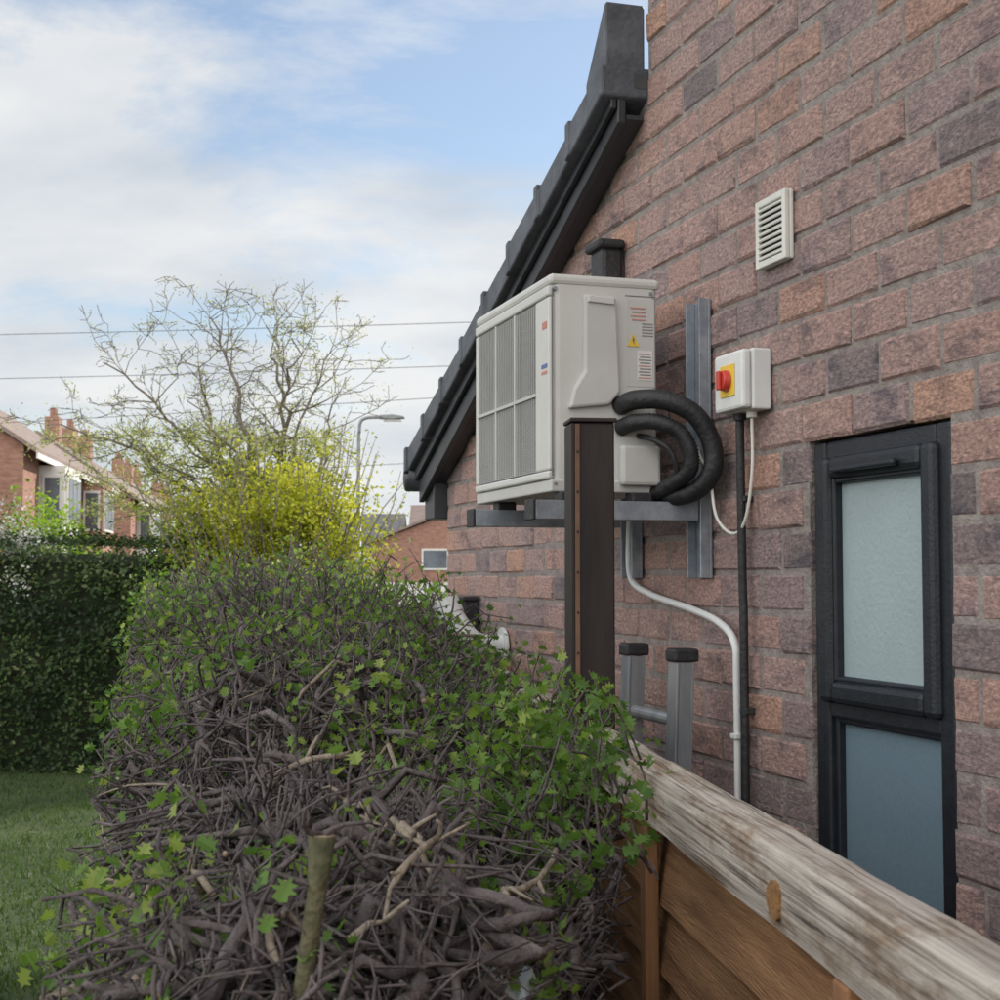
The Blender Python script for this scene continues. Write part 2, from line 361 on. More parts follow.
box('window_glass_upper',(a+.068,b-.068),(-.035,-.02),(1.526,OP[3]-.072),M['glass_up'],H)
frame('window_lower_bead',a+.040,b-.040,OP[2]+.036,1.464,.012,-.08,-.020,M['winframe'],.004)
box('window_glass_lower',(a+.050,b-.050),(-.05,-.035),(OP[2]+.045,1.454),M['glass_lo'],H)
box('window_trickle_vent',(a+.12,b-.10),(.0065,.018),(OP[3]-.064,OP[3]-.053),M['winframe'],H,.004)
box('window_sill',(OP[0],OP[1]),(-.10,.02),(OP[2]-.02,OP[2]-.002),M['winframe'],H,.004)
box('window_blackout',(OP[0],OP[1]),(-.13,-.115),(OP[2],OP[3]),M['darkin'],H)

# ================================================================ OUTDOOR UNIT
s1,s2,ob_,of_,zb,zt_=2.70,3.227,.105,.341,1.872,2.305
A=W('air_conditioner_outdoor_unit',2.95,.22,1.87)
body=box('casing',(s1,s2),(ob_,of_-.012),(zb+.004,zt_-.008),M['cream'],A,.014); body.modifiers[0].segments=4
box('top_lid',(s1-.004,s2+.004),(ob_-.004,of_-.004),(zt_-.022,zt_),M['cream'],A,.008)
box('base_pan',(s1-.003,s2+.003),(ob_-.003,of_-.006),(zb-.002,zb+.022),M['cream2'],A,.003)
for n_,ss,zz in (('front_panel_top',(s1+.001,s2-.001),(zt_-.045,zt_-.024)),('front_panel_bottom',(s1+.001,s2-.001),(zb+.024,zb+.040))): box(n_,ss,(of_-.014,of_-.001),zz,M['cream'],A,.004)
fs0=s1+.085; box('front_panel_near',(s1+.001,fs0),(of_-.016,of_-.003),(zb+.041,zt_-.046),M['cream'],A,.004)
box('front_panel_far',(s2-.02,s2-.001),(of_-.014,of_-.002),(zb+.041,zt_-.046),M['cream'],A,.004)
box('grille_recess',(fs0+.001,s2-.021),(of_-.0105,of_-.0095),(zb+.041,zt_-.046),M['coil'],A)
T=Tubes()
n=92
for i in range(n):
    z=zb+.044+(zt_-.05-zb-.044)*i/(n-1); T.add([(fs0+.002,of_-.006,z),(s2-.022,of_-.006,z)],.0013,4)
for i in range(34):
    s=fs0+.004+(s2-.03-fs0)*i/33; T.add([(s,of_-.0055,zb+.042),(s,of_-.0055,zt_-.047)],.0013,4)
T.make('grille_mesh',[M['grille']],A,False)
box('grille_bar',(fs0,s2-.02),(of_-.006,of_-.0005),(zb+.045+(zt_-zb-.1)*.45,zb+.052+(zt_-zb-.1)*.45),M['cream2'],A,.001)
for q in (.33,.66): box('grille_stile_%d'%(q*100),(fs0+(s2-.02-fs0)*q-.004,fs0+(s2-.02-fs0)*q+.004),(of_-.006,of_-.0008),(zb+.042,zt_-.047),M['cream2'],A,.001)
e=s1
prism_x('service_cover',[(.268,2.265),(.200,2.262),(.192,2.07),(.215,2.045),(.300,2.035),(.29,2.075),(.268,2.11)],e-.016,e+.002,M['cream2'],A,.005)
prism_x('cover_handle',[(.262,2.262),(.206,2.259),(.206,2.245),(.262,2.248)],e-.021,e-.0155,M['cream'],A,.002)
box('valve_cover',(e-.022,e+.002),(.108,.192),(zb+.012,1.965),M['cream2'],A,.007)
for zz in(2.275,1.885):
    for oo in(.12,.325): cyl('screw_%d_%d'%(zz*1000,oo*1000),(e-.003,oo,zz),(e+.002,oo,zz),.004,M['galv'],A,10)
box('panel_seam',(e-.0012,e+.001),(.330,.332),(zb+.03,zt_-.03),M['ink'],A)
box('panel_seam_upper',(e-.0012,e+.001),(.110,.176),(2.268,2.2695),M['ink'],A)
box('label_plate',(e-.0010,e+.001),(.113,.172),(2.085,2.262),M['cream2'],A)
box('spec_label',(e-.0020,e+.001),(.118,.150),(2.098,2.158),M['label'],A)
for i in range(9): box('label_line_%d'%i,(e-.0028,e),(.120+.001*(i%3),.148-.003*(i%2)),(2.102+i*.006,2.104+i*.006),M['ink'] if i%4 else M['redink'],A)
for i in range(4): box('red_line_%d'%i,(e-.0022,e),(.132,.165-.004*(i%2)),(2.243-i*.008,2.2455-i*.008),M['redink'],A)
for i in range(5): box('grey_line_%d'%i,(e-.0022,e),(.116,.140),(2.212-i*.006,2.2135-i*.006),M['ink'],A)
prism_x('warning_triangle',[(.172,2.166),(.146,2.166),(.159,2.192)],e-.0024,e,M['yellow'],A)
prism_x('warning_bolt',[(.161,2.187),(.1555,2.179),(.1585,2.179),(.1565,2.170),(.1625,2.180),(.1595,2.180)],e-.0034,e-.0025,M['ink'],A)
box('mark_red',(e+.012,e+.04),(of_-.0035,of_-.0022),(2.197,2.211),M['redink'],A)
box('mark_blue',(e+.01,e+.045),(of_-.0035,of_-.0022),(2.118,2.126),M['blueink'],A)
box('mark_red_bar',(e+.01,e+.045),(of_-.0035,of_-.0022),(2.106,2.112),M['redink'],A)
for i,(sa,mm) in enumerate(((2.664,M['galv']),(3.03,M['galv']))):
    box('wall_rail_%d'%i,(sa,sa+.068),(.004,.010),(1.70,2.266),mm,A,.001)
    box('wall_rail_lip_a_%d'%i,(sa,sa+.004),(.0102,.030),(1.70,2.266),mm,A,.001)
    box('wall_rail_lip_b_%d'%i,(sa+.064,sa+.068),(.0102,.030),(1.70,2.266),mm,A,.001)
    for zz in np.arange(1.73,2.25,.06): cyl('rail_slot_%d_%d'%(i,zz*1000),(sa+.034,.0105,zz),(sa+.034,.0112,zz),.006,M['darkin'],A,10)
    so=sa+.01 if i==0 else sa+.07
    box('arm_%d'%i,(so,so+.045),(.031,.375),(1.815,1.819),mm,A,.001)
    box('arm_web_%d'%i,(so-.003,so),(.031,.375),(1.815,1.852),mm,A,.001)
    box('arm_web_b_%d'%i,(so+.045,so+.048),(.031,.375),(1.815,1.852),mm,A,.001)
    for oo in(.15,.30): box('rubber_foot_%d_%d'%(i,oo*100),(so+.002,so+.043),(oo-.022,oo+.022),(1.8195,1.870),M['rubber'],A,.004)
    box('arm_cap_%d'%i,(so-.004,so+.049),(.3755,.382),(1.813,1.854),M['rubber'],A,.002)
tube('insulated_pipe_1',[(2.70,.188,2.045),(2.655,.172,2.052),(2.615,.125,2.048),(2.60,.07,2.02),(2.597,.036,1.965),(2.60,.034,1.91),(2.635,.055,1.872),(2.70,.09,1.862),(2.80,.09,1.862)],.0195,M['rubber'],A,14)
tube('corrugated_hose',[(2.70,.188,2.0),(2.66,.172,2.008),(2.63,.135,2.006),(2.615,.095,1.985),(2.61,.075,1.945),(2.62,.075,1.91),(2.66,.095,1.886),(2.72,.12,1.86)],.016,M['rubber'],A,14,14,.07)
tube('cable_tail',[(2.695,.15,1.985),(2.65,.14,1.975),(2.63,.11,1.95),(2.64,.09,1.9),(2.70,.09,1.885)],.006,M['rubber'],A,8)

Jb=W('pipe_entry_cover',3.18,.03,2.44)
box('cover_body',(3.135,3.215),(.002,.06),(2.38,2.475),M['rubber'],Jb,.012)
box('cover_hood',(3.125,3.225),(.002,.07),(2.470,2.492),M['rubber'],Jb,.008)
tube('white_conduit_stub',[(3.25,.02,2.2),(3.25,.02,2.47)],.012,M['white_plastic'],Jb,12,0)

V=W('wall_vent',2.37,0,2.335)
va,vb,vz0,vz1=2.318,2.434,2.275,2.402
box('vent_back',(va,vb),(.001,.010),(vz0,vz1),M['offwhite'],V,.003)
box('vent_dark',(va+.013,vb-.013),(.0102,.0112),(vz0+.013,vz1-.013),M['darkin'],V)
for nm,ss,zz in (('l',(va,va+.013),(vz0,vz1)),('r',(vb-.013,vb),(vz0,vz1)),('t',(va+.013,vb-.013),(vz1-.013,vz1)),('b',(va+.013,vb-.013),(vz0,vz0+.013))): box('vent_rim_'+nm,ss,(.0103,.020),zz,M['offwhite'],V,.002)
for i in range(9):
    z=vz0+.0145+i*.0112
    prism_x('vent_slat_%d'%i,[(.011,z+.009),(.013,z+.0105),(.021,z+.002),(.019,z)],va+.013,vb-.013,M['offwhite'],V)

I=W('isolator_switch',2.47,0,2.07)
box('switch_box',(2.41,2.534),(.001,.040),(2.012,2.126),M['white_plastic'],I,.004)
box('switch_lid',(2.412,2.532),(.0405,.060),(2.014,2.124),M['white_plastic'],I,.006)
box('switch_plate',(2.442,2.502),(.0602,.0625),(2.04,2.10),M['yellow'],I,.002)
cyl('switch_knob',(2.472,.0626,2.07),(2.472,.076,2.07),.021,M['red'],I,24,.018,.002)
box('switch_knob_grip',(2.466,2.478),(.0762,.083),(2.052,2.088),M['red'],I,.002)
cyl('cable_gland',(2.50,.022,2.0),(2.50,.022,2.0118),.012,M['rubber'],I,14)
cyl('cable_gland_2',(2.45,.022,2.0),(2.45,.022,2.0118),.010,M['offwhite'],I,14)
C1=W('black_conduit',2.5,.02,1.5)
tube('conduit',[(2.50,.022,2.0),(2.50,.022,1.95),(2.503,.018,1.7),(2.499,.018,1.5),(2.50,.018,.4)],.0082,M['rubber'],C1,12)
for z in(1.85,1.45,1.2): box('clip_%d'%(z*100),(2.487,2.513),(.001,.022),(z-.006,z+.006),M['rubber'],C1,.002)
C2=W('white_conduit',2.53,.02,1.5)
tube('conduit',[(3.06,.02,1.86),(3.07,.02,1.79),(3.06,.02,1.70),(2.95,.02,1.665),(2.73,.02,1.636),(2.60,.02,1.612),(2.535,.02,1.575),(2.527,.02,1.50),(2.525,.02,1.30),(2.525,.02,.4)],.0075,M['white_plastic'],C2,12,8)
for z in(1.40,1.1): box('clip_%d'%(z*100),(2.513,2.537),(.001,.031),(z-.005,z+.005),M['white_plastic'],C2,.002)
C3=W('grey_cable',2.55,.02,1.9)
tube('cable',[(2.45,.022,2.0),(2.455,.02,1.9),(2.485,.02,1.81),(2.53,.025,1.785),(2.59,.03,1.82),(2.62,.03,1.90),(2.66,.04,1.96)],.0032,M['offwhite'],C3,8,8)

Ld=W('ladder',2.75,.09,1.0)
for i,ss in enumerate((2.61,2.86)):
    x0,x1=ss,ss+.045
    prism_x('stile_%d'%i,[(.075,1.535),(.10,1.535),(.16,.0),(.135,.0)],x0,x0+.004,M['alu'],Ld)
    prism_x('stile_flange_%d'%i,[(.1005,1.535),(.106,1.535),(.166,.0),(.1605,.0)],x0,x1,M['alu'],Ld,.001)
    prism_x('stile_flange_b_%d'%i,[(.069,1.535),(.0745,1.535),(.1345,.0),(.129,.0)],x0,x1,M['alu'],Ld,.001)
    box('end_cap_%d'%i,(x0-.003,x1+.003),(.060,.112),(1.536,1.562),M['rubber'],Ld,.005)
for k in range(6):
    z=1.42-k*.25; o=.0875+(1.535-z)*.039
    cyl('rung_%d'%k,(2.615,o,z),(2.90,o,z),.013,M['alu'],Ld,14)

Fl=W('flue_terminal',4.15,.08,1.5)
tube('flue_elbow',[(4.10,.003,1.50),(4.10,.05,1.50),(4.10,.10,1.515),(4.12,.135,1.56),(4.14,.155,1.60)],.034,M['white_plastic'],Fl,18)
cyl('flue_collar',(4.10,.002,1.50),(4.10,.012,1.50),.055,M['white_plastic'],Fl,24,bevel=.002)
cyl('flue_mouth',(4.135,.150,1.59),(4.152,.168,1.63),.038,M['white_plastic'],Fl,20,.042)
Bx=W('cable_box',4.4,.03,1.6)
box('box_body',(4.36,4.46),(.002,.05),(1.535,1.63),M['rubber'],Bx,.005)
box('box_lid',(4.355,4.465),(.002,.056),(1.628,1.642),M['rubber'],Bx,.004)
box('box_cable',(4.40,4.41),(.002,.012),(.6,1.535),M['rubber'],Bx)

# ================================================================ FENCE
FR=math.atan2(.9943,-.107)
F=empty('wooden_fence',(.443,0,.012),FR)
n=420; prof=[(.029,1.354),(.031,1.372),(.031,1.39),(.031,1.408),(.029,1.425),(.020,1.431),(0,1.431),(-.020,1.430),(-.026,1.36)]
vs=[];fs=[]
for i in range(n+1):
    x=-1.6+6.1*i/n
    for (y,z) in prof:
        d=noise.noise(Vector((x*2,y*50,z*30)))*.003
        c=noise.noise(Vector((x*2.5,z*260,y*200)))*.0018
        ed=.004*max(0,noise.noise(Vector((x*9,y*80,z*60)))) if (z>1.42 or z<1.36) else 0
        vs.append((x,y+d+c,z+d+noise.noise(Vector((x*4,y*80,z*60)))*.002-(ed if z>1.4 else -ed)))
k=len(prof)
for i in range(n):
    for j in range(k):
        a=i*k+j;b=i*k+(j+1)%k; fs.append((a,b,b+k,a+k))
obj('top_rail',vs,fs,M['rail'],F)
def kn(nm,cx,cz,rx,rz):
    vs=[(cx+rx*math.cos(t)*(1+.15*math.sin(3*t+cx)),.0345,cz+rz*math.sin(t)) for t in np.linspace(0,2*math.pi,17)[:-1]]
    obj(nm,vs+[(v[0],.027,v[2]) for v in vs],[tuple(range(16))]+[(i,(i+1)%16,(i+1)%16+16,i+16) for i in range(16)],M['knot'],F)
kn('rail_knot',1.405,1.383,.020,.019)
for r_ in range(12):
    zt0=1.37-r_*.105
    n=60;vs=[];fs=[]
    for i in range(n+1):
        x=-1.6+6.1*i/n
        w=noise.noise(Vector((x*2.2,r_*7.3,0)))*.014+noise.noise(Vector((x*7,r_*3.3,5)))*.006
        vs+=[(x,-.012,zt0),(x,.008,zt0-.125+w),(x,-.003,zt0-.125+w),(x,-.018,zt0)]
    for i in range(n):
        for j in range(4):
            a=i*4+j;b=i*4+(j+1)%4; fs.append((a,a+4,b+4,b))
    obj('lap_board_%d'%r_,vs,fs,M['fence'],F)
for i,x in enumerate((-.9,-.2,.5,1.22,2.02,2.75,3.4,4.1)):
    box('batten_%d'%i,(x,x+.038),(.009,.028),(.05,1.351),M['batten'],F,.003)
for i,x in enumerate((-1.5,.32,4.3)):
    box('wood_post_%d'%i,(x-.04,x+.04),(-.11,-.03),(0,1.44),M['batten'],F,.004)
Pp=empty('fence_post',(.159,2.565,0),FR)
box('post_web',(-.036,.036),(-.038,.032),(0,1.972),M['brownpost'],Pp,.003)
box('post_flange',(-.040,.040),(.033,.039),(0,1.970),M['brownpost'],Pp,.001)
box('post_lit_edge_strip',(-.0405,-.0365),(.024,.0325),(0,1.969),M['brownpost_lit'],Pp,.001)  # added strip coloured as the lit edge of the post
box('post_cap',(-.042,.042),(-.042,.041),(1.9725,1.980),M['brownpost'],Pp,.002)
for z in np.arange(1.5,1.96,.07): cyl('post_screw_%d'%(z*100),(-.0400,.028,z),(-.0415,.028,z),.0025,M['darkin'],Pp,8)

bm=bmesh.new(); bmesh.ops.create_icosphere(bm,subdivisions=4,radius=1)
for v in bm.verts:
    p=v.co.copy(); d=1+.25*noise.noise(p*2.2)+.12*noise.noise(p*6); v.co=Vector((p.x*.06*d,p.y*.10*d,p.z*.15*d))
me=bpy.data.meshes.new('plastic_sack'); bm.to_mesh(me); bm.free(); me.materials.append(M['bag'])
sk=bpy.data.objects.new('plastic_sack',me); sk.location=(.0,1.45,1.16); link(sk)

# ================================================================ NEAR HEDGE (flailed hawthorn)
def fx(y): return .443-.1076*y
def xl(y): return -.255-.235*(y-.9)
def xr(y):
    if y<2.4: return min(-.025+.165*(y-1.2)/.8, fx(y)-.06)
    return fx(y)-.05
def ztop(x,y):
    b=1.375+.063*(y-1) if y<5 else 1.627
    t=(x-xl(y))/(xr(y)-xl(y)); t=min(max(t,0),1)
    b-=.13*max(0,(t-.62)/.38)**1.4+.09*max(0,(.24-t)/.24)**1.4
    return b+.08*noise.noise(Vector((x*3.2,y*2.6,1.7)))+.05*noise.noise(Vector((x*9,y*8,7)))
HG=empty('hawthorn_hedge',(-.3,2.5,0)); OFF[HG.name]=(-.3,2.5,0)
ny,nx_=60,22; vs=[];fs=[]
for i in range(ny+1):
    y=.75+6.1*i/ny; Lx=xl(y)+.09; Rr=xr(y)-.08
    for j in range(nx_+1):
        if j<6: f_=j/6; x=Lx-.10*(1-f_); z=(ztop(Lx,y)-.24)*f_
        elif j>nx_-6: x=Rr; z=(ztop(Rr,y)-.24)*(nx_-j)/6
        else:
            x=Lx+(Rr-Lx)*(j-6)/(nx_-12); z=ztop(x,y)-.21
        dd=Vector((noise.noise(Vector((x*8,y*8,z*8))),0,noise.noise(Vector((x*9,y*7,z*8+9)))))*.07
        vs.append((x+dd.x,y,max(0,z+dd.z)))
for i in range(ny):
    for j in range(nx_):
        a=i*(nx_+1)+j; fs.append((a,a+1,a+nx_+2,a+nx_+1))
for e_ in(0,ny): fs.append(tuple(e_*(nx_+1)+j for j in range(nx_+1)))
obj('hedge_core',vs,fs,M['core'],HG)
T=Tubes(); tips=[]
def crooked(p,d,L,seg,kink,hi=9):
    pts=[Vector(p)]; d=Vector(d).normalized()
    for i in range(seg):
        k_=kink*(1.9 if R()<.3 else .7)
        d=(d+Vector((random.gauss(0,k_),random.gauss(0,k_),random.gauss(0,k_)*.8))).normalized()
        q=pts[-1]+d*(L/seg*U(.6,1.4))
        m_=ztop(q.x,q.y)
        if q.z>m_+hi: d.z=-abs(d.z)*.6; q=pts[-1]+d*(L/seg)
        if q.x>xr(q.y)+.05: d.x=-abs(d.x); q=pts[-1]+d*(L/seg)
        if q.x<xl(q.y)-.05-.15*(1-q.z/1.5): d.x=abs(d.x); q=pts[-1]+d*(L/seg)
        pts.append(q)
    return pts
def ysamp(): return .80+6.0*R()**1.7
def clear(x,y): return noise.noise(Vector((x*5.5,y*4.5,11)))
def thorns(P,rad,prob):
    for k in range(1,len(P)-1):
        if R()<prob:
            dd=Vector((random.gauss(0,1),random.gauss(0,1),random.gauss(.3,.8))).normalized(); l=U(.008,.022)
            T.add([P[k],P[k]+dd*l],[rad[k]*.35+.0004,.0003],3,0,cap=False)
for i in range(2900):
    y=ysamp(); x=U(xl(y),xr(y))
    if clear(x,y)<-.15 and R()<.7: continue
    z=ztop(x,y)-abs(random.gauss(0,.085))-.005
    a=U(0,2*math.pi); L=U(.08,.36)
    d=(math.cos(a),math.sin(a),random.gauss(.25,.65))
    r0=random.choice([.0018,.0024,.003,.004,.0055,.0075])*U(.8,1.2); seg=random.randint(6,10)
    P=crooked((x,y,z),d,L,seg,.42,hi=.04)
    rad=[r0*(1-.6*k/seg)*U(.75,1.3) for k in range(seg+1)]
    T.add(P,rad,6 if r0>.004 else 5,1 if R()<.07 else 0,capmi=2 if R()<.3 else None)
    if y<2.5: thorns(P,rad,.35)
    for _ in range(random.randint(1,4)):
        k=random.randint(1,seg-1); dd=(P[k]-P[k-1]).normalized()+Vector((random.gauss(0,.8),random.gauss(0,.8),random.gauss(.4,.7)))
        T.add(crooked(P[k],dd,U(.02,.10),3,.35,hi=.09),[rad[k]*.7,rad[k]*.55,rad[k]*.42,rad[k]*.28],4,0)
for i in range(230):
    y=ysamp(); x=U(xl(y)+.03,xr(y)-.03); z=ztop(x,y)-U(.01,.12)
    a=U(0,2*math.pi); L=U(.15,.45); r0=U(.005,.0105); seg=12
    P=crooked((x,y,z),(math.cos(a),math.sin(a),random.gauss(.15,.45)),L,seg,.42,hi=.02)
    T.add(P,[r0*(1-.5*k/seg)*U(.70,1.32) for k in range(seg+1)],8,1 if R()<.10 else 0,capmi=2)
for i in range(3300):
    y=ysamp() if i<2100 else U(2.4,6.8); x=U(xl(y)-.01,xr(y)+.01); z=ztop(x,y)-U(.02,.12)
    far=min(1,max(0,(y-2)/2))
    L=U(.05,.17)*(1+.7*far); t=(x-xl(y))/(xr(y)-xl(y))
    d=Vector((random.gauss((t-.5)*.9,.45),random.gauss(-.05,.45),1))
    r0=U(.0016,.0045)
    P=crooked((x,y,z),d,L,6,.32,hi=.10+.10*far)
    rad=[r0,r0*.9,r0*.85,r0*.75,r0*.65,r0*.55,r0*.45]
    T.add(P,rad,5,0)
    if R()<.5:
        k=random.randint(2,4); dd=(P[k]-P[k-1]).normalized()+Vector((random.gauss(0,.9),random.gauss(0,.9),.3)); T.add(crooked(P[k],dd,U(.03,.08),3,.3,hi=.2),[rad[k]*.8,rad[k]*.6,rad[k]*.5,rad[k]*.3],4,0)
    tips.append((P[-1],P[-4],t,y,0))
for side in(0,1):
    for i in range(1500 if side==0 else 420):
        y=.85+5.5*R()**1.3 if side==0 else .85+2.0*R(); x=xl(y) if side==0 else xr(y)
        f_=U(.45,1) if side==0 else U(.6,.98); z=f_*ztop(x,y)
        if side==0: x-=.10*(1-f_)+.05*noise.noise(Vector((y*4,z*5,2)))
        sg=-1 if side==0 else 1
        d=Vector((sg*U(.1,1),random.gauss(0,.7),random.gauss(.3,.6))); L=U(.05,.17); r0=U(.002,.005)
        P=crooked((x-sg*.06,y,z),d,L,5,.35,hi=.07)
        T.add(P,[r0*(1-.12*k) for k in range(6)],5,1 if R()<.1 else 0); tips.append((P[-1],P[-2],-1 if side==0 else 2,y,1))
for (x,y,z,h,r) in((-.235,1.10,1.20,.255,.0095),(-.04,1.05,1.24,.12,.010),(.0,1.5,1.2,.2,.008),(-.11,1.55,1.3,.11,.008)):
    P=crooked((x,y,z-.5),(U(-.02,.02),U(-.02,.02),1),h+.5,12,.035,hi=.16)
    T.add(P,[r*U(.78,1.25) for _ in P],9,3,capmi=2)
    for _ in range(8):
        k=random.randint(8,12); dd=Vector((random.gauss(0,1),random.gauss(0,1),.6)); Q=crooked(P[k],dd,U(.03,.08),4,.3,hi=.2); T.add(Q,[.003,.0025,.002,.0016,.001],5,0)
        tips.append((Q[-1],Q[-2],3,y,2))
for P in ([(-.20,1.7,1.42),(-.15,1.62,1.455),(-.12,1.5,1.45),(-.085,1.42,1.44),(-.07,1.36,1.455),(-.10,1.28,1.43),(-.13,1.22,1.40)],
          [(-.30,1.85,1.44),(-.22,1.8,1.475),(-.17,1.88,1.47)],
          [(-.02,1.35,1.37),(.02,1.45,1.40),(.07,1.62,1.39)]):
    Q=catmull(P,3); Q=[q+Vector((random.gauss(0,.008),random.gauss(0,.008),random.gauss(0,.007))) for q in Q]
    T.add(Q,[.0046*(1-.45*k/len(Q))*U(.65,1.4) for k in range(len(Q))],7,1,capmi=2)
    for k in range(2,len(Q)-1,2):
        dd=Vector((random.gauss(0,1),random.gauss(0,1),U(.2,1.2))).normalized()
        T.add(crooked(Q[k],dd,U(.02,.06),3,.3,hi=.1),[.003,.0025,.002,.0014],5,1)
for i in range(105):
    y=U(1.7,2.9); x=min(U(.02,.20),fx(y)-.01); z=1.35+U(-.04,.05)
    P=crooked((x,y,z),(random.gauss(0,.4),random.gauss(-.1,.4),1),U(.08,.24),6,.22,hi=.26)
    T.add(P,[.0024-.0002*k for k in range(7)],4,0)
    for q in range(3,7): tips.append((P[q],P[q-1],3,y,2))
T.make('hedge_branches',[M['bark'],M['bark_tan'],M['cut'],M['stump']],HG)
pos=[];siz=[];rn=[]
for (p,q,t,y,kind) in tips:
    cl=noise.noise(Vector((p.x*4.1,p.y*3.0,p.z*3+4)))
    pr=.05
    if kind==0:
        if y>2.3: pr+=.30
        if y>1.6 and t>.66: pr+=.34
        if t<.22: pr+=.34
        if y>1.7 and cl>.0: pr+=.25
        if y<1.7 and .22<t<.72: pr=.05
        pr+=cl*.75
    elif kind==1: pr=(.27 if y<3 else .38)+cl*.75 if t<0 else .10+cl*.3
    else: pr=.62+cl*.5
    if R()>pr: continue
    nl=random.randint(5,10)
    for _ in range(nl):
        f=U(-.4,1.2); b=q+(p-q)*f
        pos.append((b.x+random.gauss(0,.014),b.y+random.gauss(0,.014),b.z+random.gauss(0,.012)+.006)); siz.append(U(.012,.029))
        rn.append(min(1,max(0,random.gauss(.6+cl*.4,.25))))
leaves('hedge_leaves',pos,np.array(siz),M['leaf_near'],HG,LOBED,LOBF,up=.3,rnd=rn)

# ================================================================ TREES / SHRUBS beyond the lawn
GH=empty('garden_hedge',(-7,13.4,0)); OFF[GH.name]=(-7,13.4,0)
def hz(x): return 1.98+.05*noise.noise(Vector((x*.8,0,0)))+.04*noise.noise(Vector((x*4,3,0)))
n=40;vs=[];fs=[]
for i in range(n+1):
    x=-14+11.6*i/n
    for (y,zf) in((12.78,0),(12.74,.5),(12.80,.93),(13.1,.97),(13.9,.97),(14.1,.9),(14.1,0)): vs.append((x,y+.06*noise.noise(Vector((x*2,zf*4,0))),zf*hz(x)))
for i in range(n):
    for j in range(6): a=i*7+j; fs.append((a,a+7,a+8,a+1))
fs.append(tuple(range(n*7,n*7+7)))
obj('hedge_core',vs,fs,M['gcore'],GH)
pos=[];rn=[];nor=[]
for i in range(30000):
    x=-8.5+6.2*R(); face=R()
    if face<.72:
        z=hz(x)*R(); y=12.70+.16*noise.noise(Vector((x*1.5,z*2,0)))+random.gauss(0,.06); nor.append((0,-.7,.1))
    else: z=hz(x)+.02+abs(random.gauss(0,.055))*(1+noise.noise(Vector((x*3,0,0)))); y=U(12.7,14.1); nor.append((0,0,.6))
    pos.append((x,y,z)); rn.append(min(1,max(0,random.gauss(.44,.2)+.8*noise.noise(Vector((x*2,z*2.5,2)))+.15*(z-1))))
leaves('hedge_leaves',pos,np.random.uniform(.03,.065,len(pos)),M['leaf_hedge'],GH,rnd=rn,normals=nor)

def blob_leaves(par,name,c,rad,n,size,m,seed=0,bias=.5,amp=.6,gap=-.15):
    pos=[];rn=[]
    while len(pos)<n:
        d=Vector((random.gauss(0,1),random.gauss(0,1),random.gauss(0,1))).normalized()
        rr=R()**bias*(1+amp*noise.noise(d*2.6+Vector((seed,0,0)))+amp*.5*noise.noise(d*7+Vector((seed,5,0))))
        p=Vector((c[0]+d.x*rad[0]*rr,c[1]+d.y*rad[1]*rr,c[2]+d.z*rad[2]*rr))
        if p.z<.02: continue
        k=noise.noise(p*3.2+Vector((seed,3,1)))
        if k<gap: continue
        pos.append(p[:]); rn.append(min(1,max(0,random.gauss(.5,.2)+k*.8+d.z*.15)))
    leaves(name,pos,np.random.uniform(size[0],size[1],n),m,par,rnd=rn)
GB=empty('golden_shrub',(-1.95,12.6,0)); OFF[GB.name]=(-1.95,12.6,0)
blob_leaves(GB,'foliage_1',(-1.75,12.7,2.05),(.66,.5,.68),8500,(.03,.06),M['leaf_yellow'],seed=1)
blob_leaves(GB,'foliage_2',(-2.40,12.8,1.9),(.6,.5,.8),5200,(.03,.055),M['leaf_yellow'],seed=5)
blob_leaves(GB,'foliage_3',(-1.55,12.9,1.5),(.5,.5,.8),3800,(.03,.055),M['leaf_yellow'],seed=8)
T=Tubes(); sp=[]
for i in range(120):
    P=[Vector((-1.95+U(-.15,.15),12.75,0))]; tg=Vector((-1.95+random.gauss(0,.55),12.75+random.gauss(0,.3),U(1.9,3.1)))
    for k in range(1,9): P.append(P[0].lerp(tg,k/8)+Vector((random.gauss(0,.03),random.gauss(0,.03),0)))
    T.add(P,[.018*(1-.85*k/8) for k in range(9)],4,0)
    for q in range(48):
        f=U(.6,1); b=P[0].lerp(tg,f); sp.append((b.x+random.gauss(0,.05),b.y+random.gauss(0,.05),b.z+random.gauss(0,.03)))
T.make('stems',[M['treebark']],GB)
leaves('shoots',sp,np.random.uniform(.02,.05,len(sp)),M['leaf_yellow'],GB)
SH=empty('bright_shrub',(-4.6,15,0)); OFF[SH.name]=(-4.6,15,0)
blob_leaves(SH,'foliage',(-4.75,15,1.7),(.55,.6,.85),5500,(.04,.08),M['leaf_bright'],seed=3,amp=.35)
SF=empty('flowering_shrub',(-4.6,13,0)); OFF[SF.name]=(-4.6,13,0)
blob_leaves(SF,'foliage',(-4.65,13.0,1.85),(.75,.5,.5),4500,(.025,.05),M['leaf_flower'],seed=4)
SG=empty('green_shrub',(-2.9,13,0)); OFF[SG.name]=(-2.9,13,0)
blob_leaves(SG,'foliage',(-2.85,13.2,1.6),(.6,.6,.75),4500,(.03,.055),M['leaf_bright'],seed=11)

